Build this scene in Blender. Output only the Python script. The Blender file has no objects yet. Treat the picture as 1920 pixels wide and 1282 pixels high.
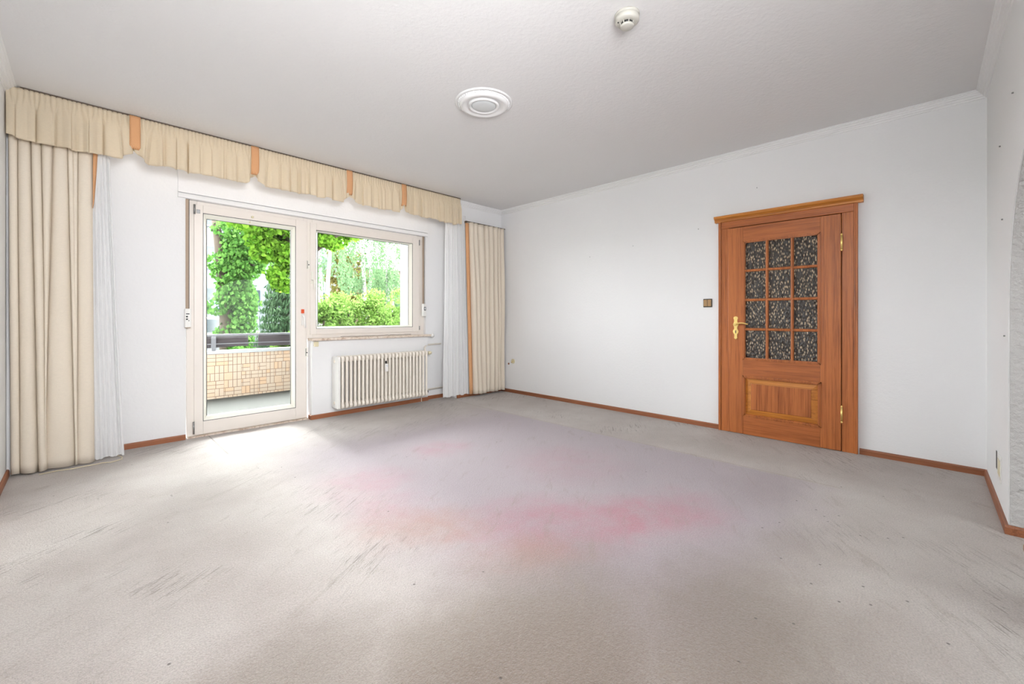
import bpy, bmesh, math, random
from math import sin, cos, pi, radians, sqrt
from mathutils import Vector, Matrix, noise as mnoise
random.seed(7)
S = bpy.context.scene
COL = S.collection

# ---------------------------------------------------------------- camera
cam_d = bpy.data.cameras.new('camera'); cam = bpy.data.objects.new('camera', cam_d); COL.objects.link(cam)
cam.location = (0, 0, 1.08)
cam.rotation_euler = (radians(90), 0, radians(-45.48))
cam_d.sensor_width = 36; cam_d.lens = 791.04 / 1920 * 36
cam_d.shift_y = -47.5 / 1920
cam_d.clip_start = 0.02; cam_d.clip_end = 300
S.camera = cam

# ---------------------------------------------------------------- world / light / exposure
S.view_settings.view_transform = 'Standard'; S.view_settings.look = 'None'
S.view_settings.gamma = 1.0; S.view_settings.use_curve_mapping = False
S.view_settings.exposure = 0.17
w = bpy.data.worlds.new('overcast_sky'); S.world = w; w.use_nodes = True
nt = w.node_tree; nt.nodes.clear()
wo = nt.nodes.new('ShaderNodeOutputWorld'); wb = nt.nodes.new('ShaderNodeBackground')
tc = nt.nodes.new('ShaderNodeTexCoord'); sp = nt.nodes.new('ShaderNodeSeparateXYZ'); cr = nt.nodes.new('ShaderNodeValToRGB')
nt.links.new(tc.outputs['Generated'], sp.inputs[0]); nt.links.new(sp.outputs['Z'], cr.inputs[0])
cr.color_ramp.elements[0].position = 0.0; cr.color_ramp.elements[0].color = (0.95, 0.97, 1.0, 1)
cr.color_ramp.elements[1].position = 0.9; cr.color_ramp.elements[1].color = (0.86, 0.92, 1.0, 1)
nt.links.new(cr.outputs[0], wb.inputs['Color']); nt.links.new(wb.outputs[0], wo.inputs['Surface'])
wb.inputs['Strength'].default_value = 18.0

def area(name, loc, rot, sx, sy, power, color=(1, 1, 1), portal=False):
    l = bpy.data.lights.new(name, 'AREA'); l.shape = 'RECTANGLE'; l.size = sx; l.size_y = sy
    l.energy = power; l.color = color
    if portal: l.cycles.is_portal = True
    o = bpy.data.objects.new(name, l); COL.objects.link(o); o.location = loc; o.rotation_euler = rot
    return o
# light portals: they only steer sampling of the sky through the glazed openings
area('window_portal', (2.36, 4.96, 1.47), (radians(-90), 0, 0), 1.30, 1.25, 1, portal=True)
area('balcony_door_portal', (1.16, 4.96, 1.07), (radians(-90), 0, 0), 0.90, 2.05, 1, portal=True)
# added fill lamp in the unseen adjoining room, shining through the arch
area('adjoining_room_fill', (1.9, -2.9, 1.5), (radians(90), 0, 0), 2.6, 1.9, 55, (0.94, 1.0, 1.0))
# added fill light behind the camera, tilted slightly up
area('rear_fill', (0.6, -.24, 1.75), (radians(93), 0, radians(-16)), 1.5, 0.9, 88, (0.97, 0.985, 1.0))
# second added fill light, narrower beam, aimed at the window wall
o_ = area('window_wall_fill', (0.55, -.24, 1.9), (0, 0, 0), 0.9, 0.7, 18, (0.97, 0.985, 1.0)); o_.data.spread = radians(95)
o_.rotation_euler = Vector((0.9, 4.6, -0.35)).to_track_quat('-Z', 'Y').to_euler()
# added fill strip out of sight behind the valance, brightens the window side
area('pelmet_fill', (1.6, 4.50, 2.56), (radians(-12), 0, 0), 3.2, .10, 3.0, (1.0, 0.98, 0.97))
# the brightest part of the overcast sky, opposite the window
sl = bpy.data.lights.new('hazy_sun', 'SUN'); sl.energy = 105; sl.angle = radians(80); sl.color = (0.96, 0.98, 1.0)
so = bpy.data.objects.new('hazy_sun', sl); COL.objects.link(so); so.rotation_euler = Vector((-0.68, -0.80, -0.42)).to_track_quat('-Z', 'Y').to_euler()
# ---------------------------------------------------------------- materials
def srgb(r, g, b):
    f = lambda c: (c/255/12.92) if c/255 <= 0.04045 else ((c/255+0.055)/1.055)**2.4
    return (f(r), f(g), f(b), 1)

class N:
    """tiny node-graph helper"""
    def __init__(s, name):
        s.m = bpy.data.materials.new(name); s.m.use_nodes = True; s.t = s.m.node_tree; s.t.nodes.clear()
        s.out = s.n('ShaderNodeOutputMaterial')
    def n(s, t, **kw):
        x = s.t.nodes.new(t)
        for k, v in kw.items(): setattr(x, k, v)
        return x
    def put(s, sock, v):
        if isinstance(v, bpy.types.NodeSocket): s.t.links.new(v, sock)
        elif v is not None: sock.default_value = v
    def pos(s): return s.n('ShaderNodeNewGeometry').outputs['Position']
    def obj(s): return s.n('ShaderNodeTexCoord').outputs['Object']
    def math(s, op, a, b=None, c=None, clamp=False):
        x = s.n('ShaderNodeMath', operation=op, use_clamp=clamp)
        s.put(x.inputs[0], a); s.put(x.inputs[1], b); s.put(x.inputs[2], c); return x.outputs[0]
    def scale(s, v, sc, rot=(0, 0, 0), loc=(0, 0, 0)):
        x = s.n('ShaderNodeMapping'); s.put(x.inputs['Vector'], v)
        x.inputs['Scale'].default_value = sc; x.inputs['Rotation'].default_value = rot; x.inputs['Location'].default_value = loc
        return x.outputs[0]
    def noise(s, v, scale, detail=2, rough=0.5, dist=0.0, col=False):
        x = s.n('ShaderNodeTexNoise'); s.put(x.inputs['Vector'], v); x.inputs['Scale'].default_value = scale
        x.inputs['Detail'].default_value = detail; x.inputs['Roughness'].default_value = rough; x.inputs['Distortion'].default_value = dist
        return x.outputs['Color' if col else 'Fac']
    def vor(s, v, scale, out='Distance', feature='F1', rand=1.0, dim='3D'):
        x = s.n('ShaderNodeTexVoronoi', feature=feature, voronoi_dimensions=dim); s.put(x.inputs['Vector'], v); x.inputs['Scale'].default_value = scale
        x.inputs['Randomness'].default_value = rand
        return x.outputs[out]
    def ramp(s, v, stops):
        x = s.n('ShaderNodeValToRGB'); s.put(x.inputs[0], v); e = x.color_ramp.elements
        while len(e) < len(stops): e.new(0.5)
        for i, (p, c) in enumerate(stops):
            e[i].position = p; e[i].color = c if isinstance(c, tuple) else (c, c, c, 1)
        return x.outputs[0]
    def map(s, v, a, b, c=0.0, d=1.0, smooth=False):
        x = s.n('ShaderNodeMapRange'); x.interpolation_type = 'SMOOTHSTEP' if smooth else 'LINEAR'; x.clamp = True
        s.put(x.inputs[0], v)
        for i, q in zip((1, 2, 3, 4), (a, b, c, d)): x.inputs[i].default_value = q
        return x.outputs[0]
    def mix(s, f, a, b, mode='MIX'):
        x = s.n('ShaderNodeMix', data_type='RGBA', blend_type=mode)
        s.put(x.inputs['Factor'], f); s.put(x.inputs[6], a); s.put(x.inputs[7], b); return x.outputs[2]
    def bump(s, h, strength=0.3, dist=0.01, nrm=None):
        x = s.n('ShaderNodeBump'); x.inputs['Strength'].default_value = strength; x.inputs['Distance'].default_value = dist
        s.put(x.inputs['Height'], h); s.put(x.inputs['Normal'], nrm); return x.outputs[0]
    def bsdf(s, color, rough=0.6, normal=None, metal=0.0, spec=0.5, **kw):
        x = s.n('ShaderNodeBsdfPrincipled'); s.put(x.inputs['Base Color'], color); s.put(x.inputs['Roughness'], rough)
        s.put(x.inputs['Normal'], normal); x.inputs['Metallic'].default_value = metal
        x.inputs['Specular IOR Level'].default_value = spec
        for k, v in kw.items(): s.put(x.inputs[k], v)
        return x.outputs[0]
    def mixs(s, f, a, b):
        x = s.n('ShaderNodeMixShader'); s.put(x.inputs[0], f); s.t.links.new(a, x.inputs[1]); s.t.links.new(b, x.inputs[2]); return x.outputs[0]
    def end(s, sh): s.t.links.new(sh, s.out.inputs['Surface']); return s.m

def plain(name, col, rough=0.5, metal=0.0, spec=0.5, var=0.04, scale=25, bump=0.0):
    g = N(name); p = g.obj(); n = g.noise(p, scale, 3)
    dark = tuple(c*(1-var*2) for c in col[:3])+(1,)
    c = g.mix(n, dark, col)
    nr = g.bump(n, bump, 0.004) if bump else None
    return g.end(g.bsdf(c, rough, nr, metal, spec))

def wall_mat(name, col, scale, strength, dist=0.004):
    g = N(name); p = g.pos()
    n1 = g.noise(p, scale, 3, 0.6); n2 = g.vor(p, scale*0.55, feature='SMOOTH_F1'); n3 = g.noise(p, 1.3, 2)
    h = g.math('ADD', n1, g.math('MULTIPLY', n2, 0.6))
    c = g.mix(n3, tuple(x*0.97 for x in col[:3])+(1,), col)
    return g.end(g.bsdf(c, 0.85, g.bump(h, strength, dist), spec=0.25))

M = {}
M['wall'] = wall_mat('woodchip_wall_paint', (0.83, 0.825, 0.83, 1), 75, 0.35)
M['ceiling'] = wall_mat('embossed_ceiling_paper', (0.80, 0.79, 0.79, 1), 60, 0.45)
M['wall_smooth'] = wall_mat('smooth_wall_paint', (0.83, 0.835, 0.835, 1), 75, 0.06)
M['rough'] = wall_mat('rough_plaster', (0.52, 0.50, 0.49, 1), 45, 1.0, 0.014)
M['crown'] = plain('white_plaster_moulding', (0.84, 0.835, 0.835, 1), 0.6, var=0.01)
M['frame'] = plain('aged_cream_lacquer', srgb(238, 230, 222), 0.35, var=0.03, scale=8)
M['frame_white'] = plain('white_glazing_bead', srgb(236, 233, 222), 0.3, var=0.02)
M['gasket'] = plain('black_rubber_gasket', (0.03, 0.03, 0.03, 1), 0.6)
M['strap'] = plain('taupe_roller_strap', srgb(176, 156, 138), 0.8, scale=60)
M['white_plastic'] = plain('white_plastic', srgb(236, 234, 230), 0.3, var=0.01)
M['old_plastic'] = plain('yellowed_plastic', srgb(225, 214, 180), 0.4, var=0.05)
M['dark'] = plain('dark_plastic', (0.02, 0.02, 0.02, 1), 0.4)
M['orange'] = plain('orange_plastic', srgb(226, 84, 30), 0.4)
M['radiator'] = plain('cream_radiator_enamel', srgb(244, 236, 224), 0.3, var=0.03, scale=5)
M['brassk'] = plain('worn_brass', srgb(214, 186, 120), 0.3, metal=0.7, var=0.1)
M['grey_metal'] = plain('grey_metal', srgb(150, 150, 150), 0.4, metal=0.8)
M['brass'] = plain('polished_brass', srgb(250, 222, 140), 0.32, metal=0.75, var=0.02)
M['rail'] = plain('dark_brown_track', srgb(92, 76, 62), 0.6)
M['cord'] = plain('cream_cord', srgb(226, 214, 180), 0.7)
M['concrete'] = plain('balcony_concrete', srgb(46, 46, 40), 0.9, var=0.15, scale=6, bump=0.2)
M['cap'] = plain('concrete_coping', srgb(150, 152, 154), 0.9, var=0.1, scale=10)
M['railing'] = plain('grey_railing_metal', srgb(92, 91, 96), 0.5, var=0.03)
M['privacy'] = plain('dark_privacy_fabric', srgb(60, 53, 55), 0.9, var=0.08, scale=60)
M['sw_plate'] = plain('dark_bronze_plate', srgb(60, 50, 35), 0.45)
M['sw_rocker'] = plain('bronze_rocker', srgb(176, 140, 96), 0.4, var=0.1, scale=90)
M['detector'] = plain('ivory_detector_plastic', srgb(196, 193, 184), 0.4, var=0.02)
M['lamp_glass'] = plain('satin_lamp_glass', srgb(222, 226, 228), 0.25, var=0.02)

def wood(name, light, dark, axis, rough=0.35):
    g = N(name); p = g.pos()
    sc = {'z': (60, 60, 1.6), 'y': (60, 1.6, 60), 'x': (1.6, 60, 60)}[axis]
    v = g.scale(p, sc); n = g.noise(v, 1.6, 6, 0.65, 0.6)
    v2 = g.scale(p, tuple(q*0.22 for q in sc)); n2 = g.noise(v2, 1.0, 2, 0.5, 1.0)
    f = g.math('ADD', g.math('MULTIPLY', n, 0.65), g.math('MULTIPLY', n2, 0.35))
    c = g.ramp(f, [(0.32, dark), (0.53, light), (0.72, tuple(min(1, x*1.18) for x in light[:3])+(1,))])
    fine = g.noise(g.scale(p, tuple(q*7 for q in sc)), 1.0, 2)
    c = g.mix(g.map(fine, 0.58, 0.75, 0, 0.35), c, dark)
    return g.end(g.bsdf(c, rough, g.bump(n, 0.12, 0.002), spec=0.45))
M['oak_v'] = wood('oak_vertical_grain', srgb(180, 106, 56), srgb(122, 62, 28), 'z')
M['oak_h'] = wood('oak_cross_grain', srgb(176, 102, 54), srgb(118, 60, 26), 'y')
M['oak_gold'] = wood('oak_golden_bevel', srgb(200, 130, 56), srgb(150, 86, 34), 'y')
M['skirt_x'] = wood('skirting_wood_along', srgb(152, 94, 62), srgb(106, 62, 40), 'x', 0.45)
M['skirt_y'] = wood('skirting_wood_across', srgb(152, 94, 62), srgb(106, 62, 40), 'y', 0.45)

def sill_mat():
    g = N('beige_marble'); p = g.pos(); n = g.noise(p, 14, 6, 0.6, 1.5)
    c = g.ramp(n, [(0.35, srgb(176, 150, 130)), (0.5, srgb(216, 200, 184)), (0.7, srgb(232, 222, 210))])
    return g.end(g.bsdf(c, 0.3))
M['sill'] = sill_mat()

def glass():
    g = N('clear_window_glass')
    t = g.n('ShaderNodeBsdfTransparent'); t.inputs[0].default_value = (0.97, 0.985, 0.97, 1)
    gl = g.n('ShaderNodeBsdfGlossy'); gl.inputs['Roughness'].default_value = 0.02
    fr = g.n('ShaderNodeFresnel'); fr.inputs['IOR'].default_value = 1.35
    return g.end(g.mixs(g.math('MULTIPLY', fr.outputs[0], 0.6), t.outputs[0], gl.outputs[0]))
M['glass'] = glass()

def ornament_glass():
    g = N('hammered_brown_glass'); p = g.pos()
    v = g.scale(p, (95, 95, 38)); n = g.vor(v, 1.0); n2 = g.noise(v, 0.9, 3, 0.6)
    h = g.math('ADD', n, n2)
    vc = g.n('ShaderNodeSeparateColor'); g.put(vc.inputs[0], g.vor(v, 1.0, out='Color'))
    dot = g.math('MULTIPLY', g.map(n, 0.15, 0.55, 1, 0), g.map(vc.outputs[0], 0.2, 1.0))  # pale flecks paint sparkling reflections into the glass colour
    c = g.mix(dot, (0.024, 0.015, 0.010, 1), (0.62, 0.48, 0.33, 1)); n2 = g.math('ADD', n2, dot)
    return g.end(g.bsdf(c, 0.26, g.bump(h, 0.8, 0.010), spec=0.6))
M['ornament'] = ornament_glass()

def fabric(name, col, trans=0.35, scale=320, alpha=None):
    g = N(name); p = g.obj()
    wv = g.noise(g.scale(p, (0.4, 0.4, 4)), scale*0.35, 2); n = g.noise(p, scale, 2)
    f = g.math('MULTIPLY', g.math('ADD', wv, n), 0.5)
    c = g.mix(f, tuple(x*0.82 for x in col[:3])+(1,), tuple(min(1, x*1.08) for x in col[:3])+(1,))
    d = g.n('ShaderNodeBsdfDiffuse'); g.put(d.inputs['Color'], c); g.put(d.inputs['Normal'], g.bump(f, 0.25, 0.002) if not alpha else None)
    t = g.n('ShaderNodeBsdfTranslucent'); g.put(t.inputs['Color'], c)
    sh = g.mixs(trans, d.outputs[0], t.outputs[0])
    if alpha:
        tr = g.n('ShaderNodeBsdfTransparent'); sh = g.mixs(alpha, sh, tr.outputs[0])
    return g.end(sh)
M['drape'] = fabric('cream_woven_drape', srgb(240, 228, 211), 0.12)
M['valance'] = fabric('cream_valance_cloth', srgb(242, 229, 206), 0.38)
M['sheer'] = fabric('white_sheer_voile', (0.97, 0.97, 0.98, 1), 0.30, 500, alpha=0.04)
def tanfab():
    g = N('tan_braid_trim'); p = g.obj()
    x = g.n('ShaderNodeTexWave', wave_type='BANDS', bands_direction='DIAGONAL'); g.put(x.inputs['Vector'], p); x.inputs['Scale'].default_value = 55
    x.inputs['Distortion'].default_value = 1.0
    c = g.mix(x.outputs['Fac'], srgb(200, 142, 98), srgb(226, 178, 136))
    return g.end(g.bsdf(c, 0.85, g.bump(x.outputs['Fac'], 0.3, 0.002), spec=0.1))
M['tan'] = tanfab()

def carpet():
    g = N('worn_beige_carpet'); p = g.pos()
    s3 = g.n('ShaderNodeSeparateXYZ'); g.put(s3.inputs[0], p); X, Y = s3.outputs[0], s3.outputs[1]
    w1 = g.noise(p, 1.1, 3, 0.6, col=True); w2 = g.noise(p, 7, 3, 0.6, col=True)
    # warped position for organic edges
    vm = g.n('ShaderNodeVectorMath', operation='MULTIPLY_ADD'); g.put(vm.inputs[0], w2); vm.inputs[1].default_value = (0.22,)*3; g.put(vm.inputs[2], p)
    vs = g.n('ShaderNodeVectorMath', operation='SUBTRACT'); g.put(vs.inputs[0], vm.outputs[0]); vs.inputs[1].default_value = (0.11,)*3
    wp = vs.outputs[0]
    sw = g.n('ShaderNodeSeparateXYZ'); g.put(sw.inputs[0], wp)
    base = srgb(196, 184, 174)
    big = g.noise(p, 1.6, 4, 0.6)
    c = g.mix(g.map(big, 0.35, 0.7), srgb(176, 165, 158), srgb(198, 190, 184))
    # imprint of a former rug: mauve-grey field with a straight border
    mx = g.map(g.math('ADD', X, g.math('MULTIPLY', g.math('SUBTRACT', sw.outputs[0], X), 0.25)), 3.31, 3.35, 1, 0, True)
    my = g.map(sw.outputs[1], 0.25, 0.75, 0, 1, True)
    ml = g.map(sw.outputs[0], 0.75, 1.5, 0, 1, True)
    mt = g.map(sw.outputs[1], 3.2, 4.0, 1, 0, True)
    rug = g.math('MULTIPLY', g.math('MULTIPLY', mx, my), g.math('MULTIPLY', ml, mt))
    c = g.mix(g.math('MULTIPLY', rug, 0.85), c, srgb(170, 156, 165))
    # dye stains bled from the rug
    def blob(cx, cy, rx, ry, rot=0.0):
        v = g.scale(wp, (1, 1, 0.0), loc=(-cx, -cy, 0))
        v = g.scale(v, (1/rx, 1/ry, 0), rot=(0, 0, 0)) if not rot else g.scale(g.scale(v, (1, 1, 1), rot=(0, 0, rot)), (1/rx, 1/ry, 0))
        l = g.n('ShaderNodeVectorMath', operation='LENGTH'); g.put(l.inputs[0], v)
        return g.map(l.outputs['Value'], 0.15, 1.0, 1, 0, True)
    def acc(blobs):
        r = None
        for b in blobs:
            f = g.math('MULTIPLY', blob(*b[:-1]), b[-1])
            r = f if r is None else g.math('MAXIMUM', r, f)
        return r
    patch = g.map(g.noise(p, 5, 4, 0.65), 0.35, 0.62, 0.45, 1.0)
    pink = acc([(2.10, 1.12, .62, .36, radians(35), .78), (2.35, .98, .42, .36, 0.0, .55), (1.75, 1.40, .70, .45, radians(45), .62), (1.3, 2.6, .45, .45, 0, .35), (2.05, 2.85, .35, .30, 0, .40), (1.2, 2.2, .35, .45, 0, .35), (2.5, 1.9, .6, .6, 0.0, .25)])
    c = g.mix(g.math('MULTIPLY', pink, patch), c, srgb(184, 108, 126))
    rust = acc([(1.28, 1.80, .42, .30, radians(45), .65), (1.42, 1.30, .45, .28, radians(40), .55), (1.1, 1.95, .3, .3, 0.0, .45)])
    c = g.mix(g.math('MULTIPLY', rust, patch), c, srgb(170, 122, 106))
    # darker brown blobs, mainly on the camera side
    near_dark = acc([(1.75, .30, .60, .45, 0.0, .45), (2.3, .45, .5, .25, 0.0, .35), (3.0, .75, .6, .3, 0.0, .22), (1.0, .85, 1.0, .75, 0.0, .95), (.45, 1.35, .6, .35, 0.0, .5), (1.5, .5, 1.1, .55, 0.0, .8), (3.65, 1.3, .3, .7, 0.0, .22)])
    c = g.mix(near_dark, c, srgb(122, 106, 93))
    # brush / vacuum swirls
    st = g.scale(p, (1.0, 1.0, 1.0), rot=(0, 0, radians(-35)))
    st = g.scale(st, (2.0, 9.0, 1))
    sn = g.noise(st, 1.6, 5, 0.68, 0.9)
    c = g.mix(g.map(sn, 0.56, 0.70, 0, 0.35, True), c, srgb(146, 130, 116))
    scr = g.noise(g.scale(st, (1, 3.2, 1)), 2.2, 3, 0.7, 1.6)
    msk = g.math('MULTIPLY', g.map(g.noise(p, 1.3, 3, 0.6), 0.50, 0.62, 0, 1, True), g.math('SUBTRACT', 1.0, g.math('MULTIPLY', rug, 0.9)))
    c = g.mix(g.math('MULTIPLY', msk, g.map(scr, 0.52, 0.66, 0, 0.8, True)), c, srgb(112, 98, 88))
    # seam of the rug edge and of the carpet lengths
    line = g.math('MULTIPLY', g.map(g.math('ABSOLUTE', g.math('SUBTRACT', X, 3.345)), 0.004, 0.014, 1, 0), g.map(Y, 0.36, 0.40, 0, 1))
    c = g.mix(g.math('MULTIPLY', line, 0.38), c, srgb(150, 132, 112))
    seam = g.math('MULTIPLY', g.map(g.math('ABSOLUTE', g.math('SUBTRACT', X, 0.80)), 0.003, 0.008, 1, 0), g.map(Y, 3.85, 3.95, 0, 1))
    c = g.mix(g.math('MULTIPLY', seam, 0.8), c, srgb(120, 105, 96))
    # crumbs
    vd = g.vor(p, 16.0, dim='2D'); vc = g.vor(p, 16.0, out='Color', dim='2D')
    sc = g.n('ShaderNodeSeparateColor'); g.put(sc.inputs[0], vc)
    reg = acc([(1.95, .22, .8, .5, 0.0, 1.0), (2.5, .35, .6, .5, 0.0, .6)])
    reg = g.math('MAXIMUM', reg, 0.03)
    keep = g.math('LESS_THAN', sc.outputs[0], g.math('MULTIPLY', reg, 0.16))
    crumb = g.math('MULTIPLY', keep, g.map(vd, 0.05, 0.10, 1, 0))
    c = g.mix(g.math('MULTIPLY', crumb, 0.85), c, srgb(52, 38, 30))
    # pile
    f1 = g.noise(p, 160, 3, 0.7); f2 = g.noise(p, 75, 3, 0.7)
    c = g.mix(g.map(f1, 0.38, 0.62, 0.0, 0.33), c, (0.10, 0.08, 0.065, 1))
    c = g.mix(g.map(f2, 0.4, 0.7, 0.0, 0.06), c, (0.75, 0.70, 0.66, 1))
    h = g.math('ADD', g.math('MULTIPLY', f1, 0.7), g.math('ADD', g.math('MULTIPLY', f2, 0.8), g.math('MULTIPLY', sn, 0.35)))
    return g.end(g.bsdf(c, 0.8, g.bump(h, 0.8, 0.010), spec=0.3, **{'Sheen Weight': 0.25, 'Sheen Roughness': 0.5}))
M['carpet'] = carpet()

def tiles():
    g = N('mosaic_tile_cladding'); p = g.pos()
    s3 = g.n('ShaderNodeSeparateXYZ'); g.put(s3.inputs[0], p)
    cb = g.n('ShaderNodeCombineXYZ'); g.put(cb.inputs[0], s3.outputs[0]); g.put(cb.inputs[1], s3.outputs[2])
    def brick(off, bw, rh, loc):
        b = g.n('ShaderNodeTexBrick'); g.put(b.inputs['Vector'], g.scale(cb.outputs[0], (1, 1, 1), loc=loc)); b.offset = off
        b.inputs['Scale'].default_value = 1; b.inputs['Mortar Size'].default_value = 0.0035; b.inputs['Mortar Smooth'].default_value = 0.1
        b.inputs['Brick Width'].default_value = bw; b.inputs['Row Height'].default_value = rh
        b.inputs['Color1'].default_value = srgb(150, 134, 118); b.inputs['Color2'].default_value = srgb(164, 126, 88); b.inputs['Mortar'].default_value = srgb(92, 66, 46)
        b.inputs['Bias'].default_value = -0.45
        return b.outputs['Color']
    a = brick(0.0, .105, .052, (0, 0, 0)); b2 = brick(0.0, .052, .104, (0, 0, 0)); b3 = brick(0.0, .104, .104, (0, 0, 0)); b4 = brick(0.0, .052, .052, (0, 0, 0))
    # per-cell choice on a 104 mm grid
    cell = g.n('ShaderNodeVectorMath', operation='SNAP'); g.put(cell.inputs[0], cb.outputs[0]); cell.inputs[1].default_value = (.104, .104, 1)
    wn = g.n('ShaderNodeTexWhiteNoise'); wn.noise_dimensions = '3D'; g.put(wn.inputs[0], cell.outputs[0])
    v = wn.outputs['Value']
    c = g.mix(g.math('GREATER_THAN', v, 0.35), a, b2); c = g.mix(g.math('GREATER_THAN', v, 0.68), c, b4); c = g.mix(g.math('GREATER_THAN', v, 0.88), c, b3)
    return g.end(g.bsdf(c, 0.4))
M['tiles'] = tiles()

def leafmat(name, c1, c2, trans=0.35):
    g = N(name); geo = g.n('ShaderNodeNewGeometry')
    c = g.mix(geo.outputs['Random Per Island'], c1, c2)
    d = g.n('ShaderNodeBsdfDiffuse'); g.put(d.inputs['Color'], c)
    t = g.n('ShaderNodeBsdfTranslucent'); g.put(t.inputs['Color'], c)
    return g.end(g.mixs(trans, d.outputs[0], t.outputs[0]))
M['ivy'] = leafmat('ivy_leaf', (0.025, 0.075, 0.014, 1), (0.085, 0.18, 0.040, 1))
M['maple'] = leafmat('maple_leaf', (0.033, 0.095, 0.006, 1), (0.105, 0.195, 0.022, 1), 0.5)
M['conifer'] = leafmat('conifer_needle', (0.024, 0.051, 0.024, 1), (0.06, 0.096, 0.051, 1))
M['birch'] = leafmat('birch_leaf', (0.05, 0.095, 0.045, 1), (0.1, 0.155, 0.075, 1), 0.45)
M['autumn'] = leafmat('bronze_leaf', (0.065, 0.075, 0.015, 1), (0.13, 0.1, 0.03, 1))
M['shrub'] = leafmat('lime_shrub_leaf', (0.0605, 0.121, 0.01925, 1), (0.132, 0.2035, 0.055, 1), 0.45)
M['bark'] = plain('brown_bark', (0.045, 0.030, 0.018, 1), 0.9, var=0.3, scale=14, bump=0.6)
M['birch_bark'] = plain('pale_birch_bark', (0.25, 0.23, 0.22, 1), 0.8, var=0.25, scale=9)
M['grass'] = plain('lawn', (0.033, 0.06, 0.015, 1), 0.9, var=0.2, scale=3, bump=0.4)
M['asphalt'] = plain('street_asphalt', (0.078, 0.078, 0.078, 1), 0.9, scale=4)
M['facade'] = plain('white_render_facade', (0.102, 0.108, 0.12, 1), 0.9, scale=1)
M['facade_peach'] = plain('peach_render_facade', (0.132, 0.072, 0.051, 1), 0.9, scale=1)
M['roof'] = plain('grey_roof', (0.09, 0.09, 0.10, 1), 0.8)
M['dark_glass'] = plain('dark_window_glass', (0.02, 0.03, 0.035, 1), 0.1)
M['car_white'] = plain('white_car_paint', (0.12, 0.12, 0.126, 1), 0.25, var=0.0)
M['blue'] = plain('blue_awning', (0.01, 0.04, 0.19, 1), 0.7)
M['tyre'] = plain('tyre_rubber', (0.012, 0.012, 0.012, 1), 0.8)

# ---------------------------------------------------------------- builders
ORG = {}
def tag(o, label=None, cat=None, group=None, kind=None):
    if label: o['label'] = label
    if cat: o['category'] = cat
    if group: o['group'] = group
    if kind: o['kind'] = kind
    return o
def empty(name, loc, label, cat, group=None, kind=None):
    o = bpy.data.objects.new(name, None); COL.objects.link(o); o.location = loc; o.empty_display_size = 0.1
    ORG[o.name] = Vector(loc); return tag(o, label, cat, group, kind)

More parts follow.
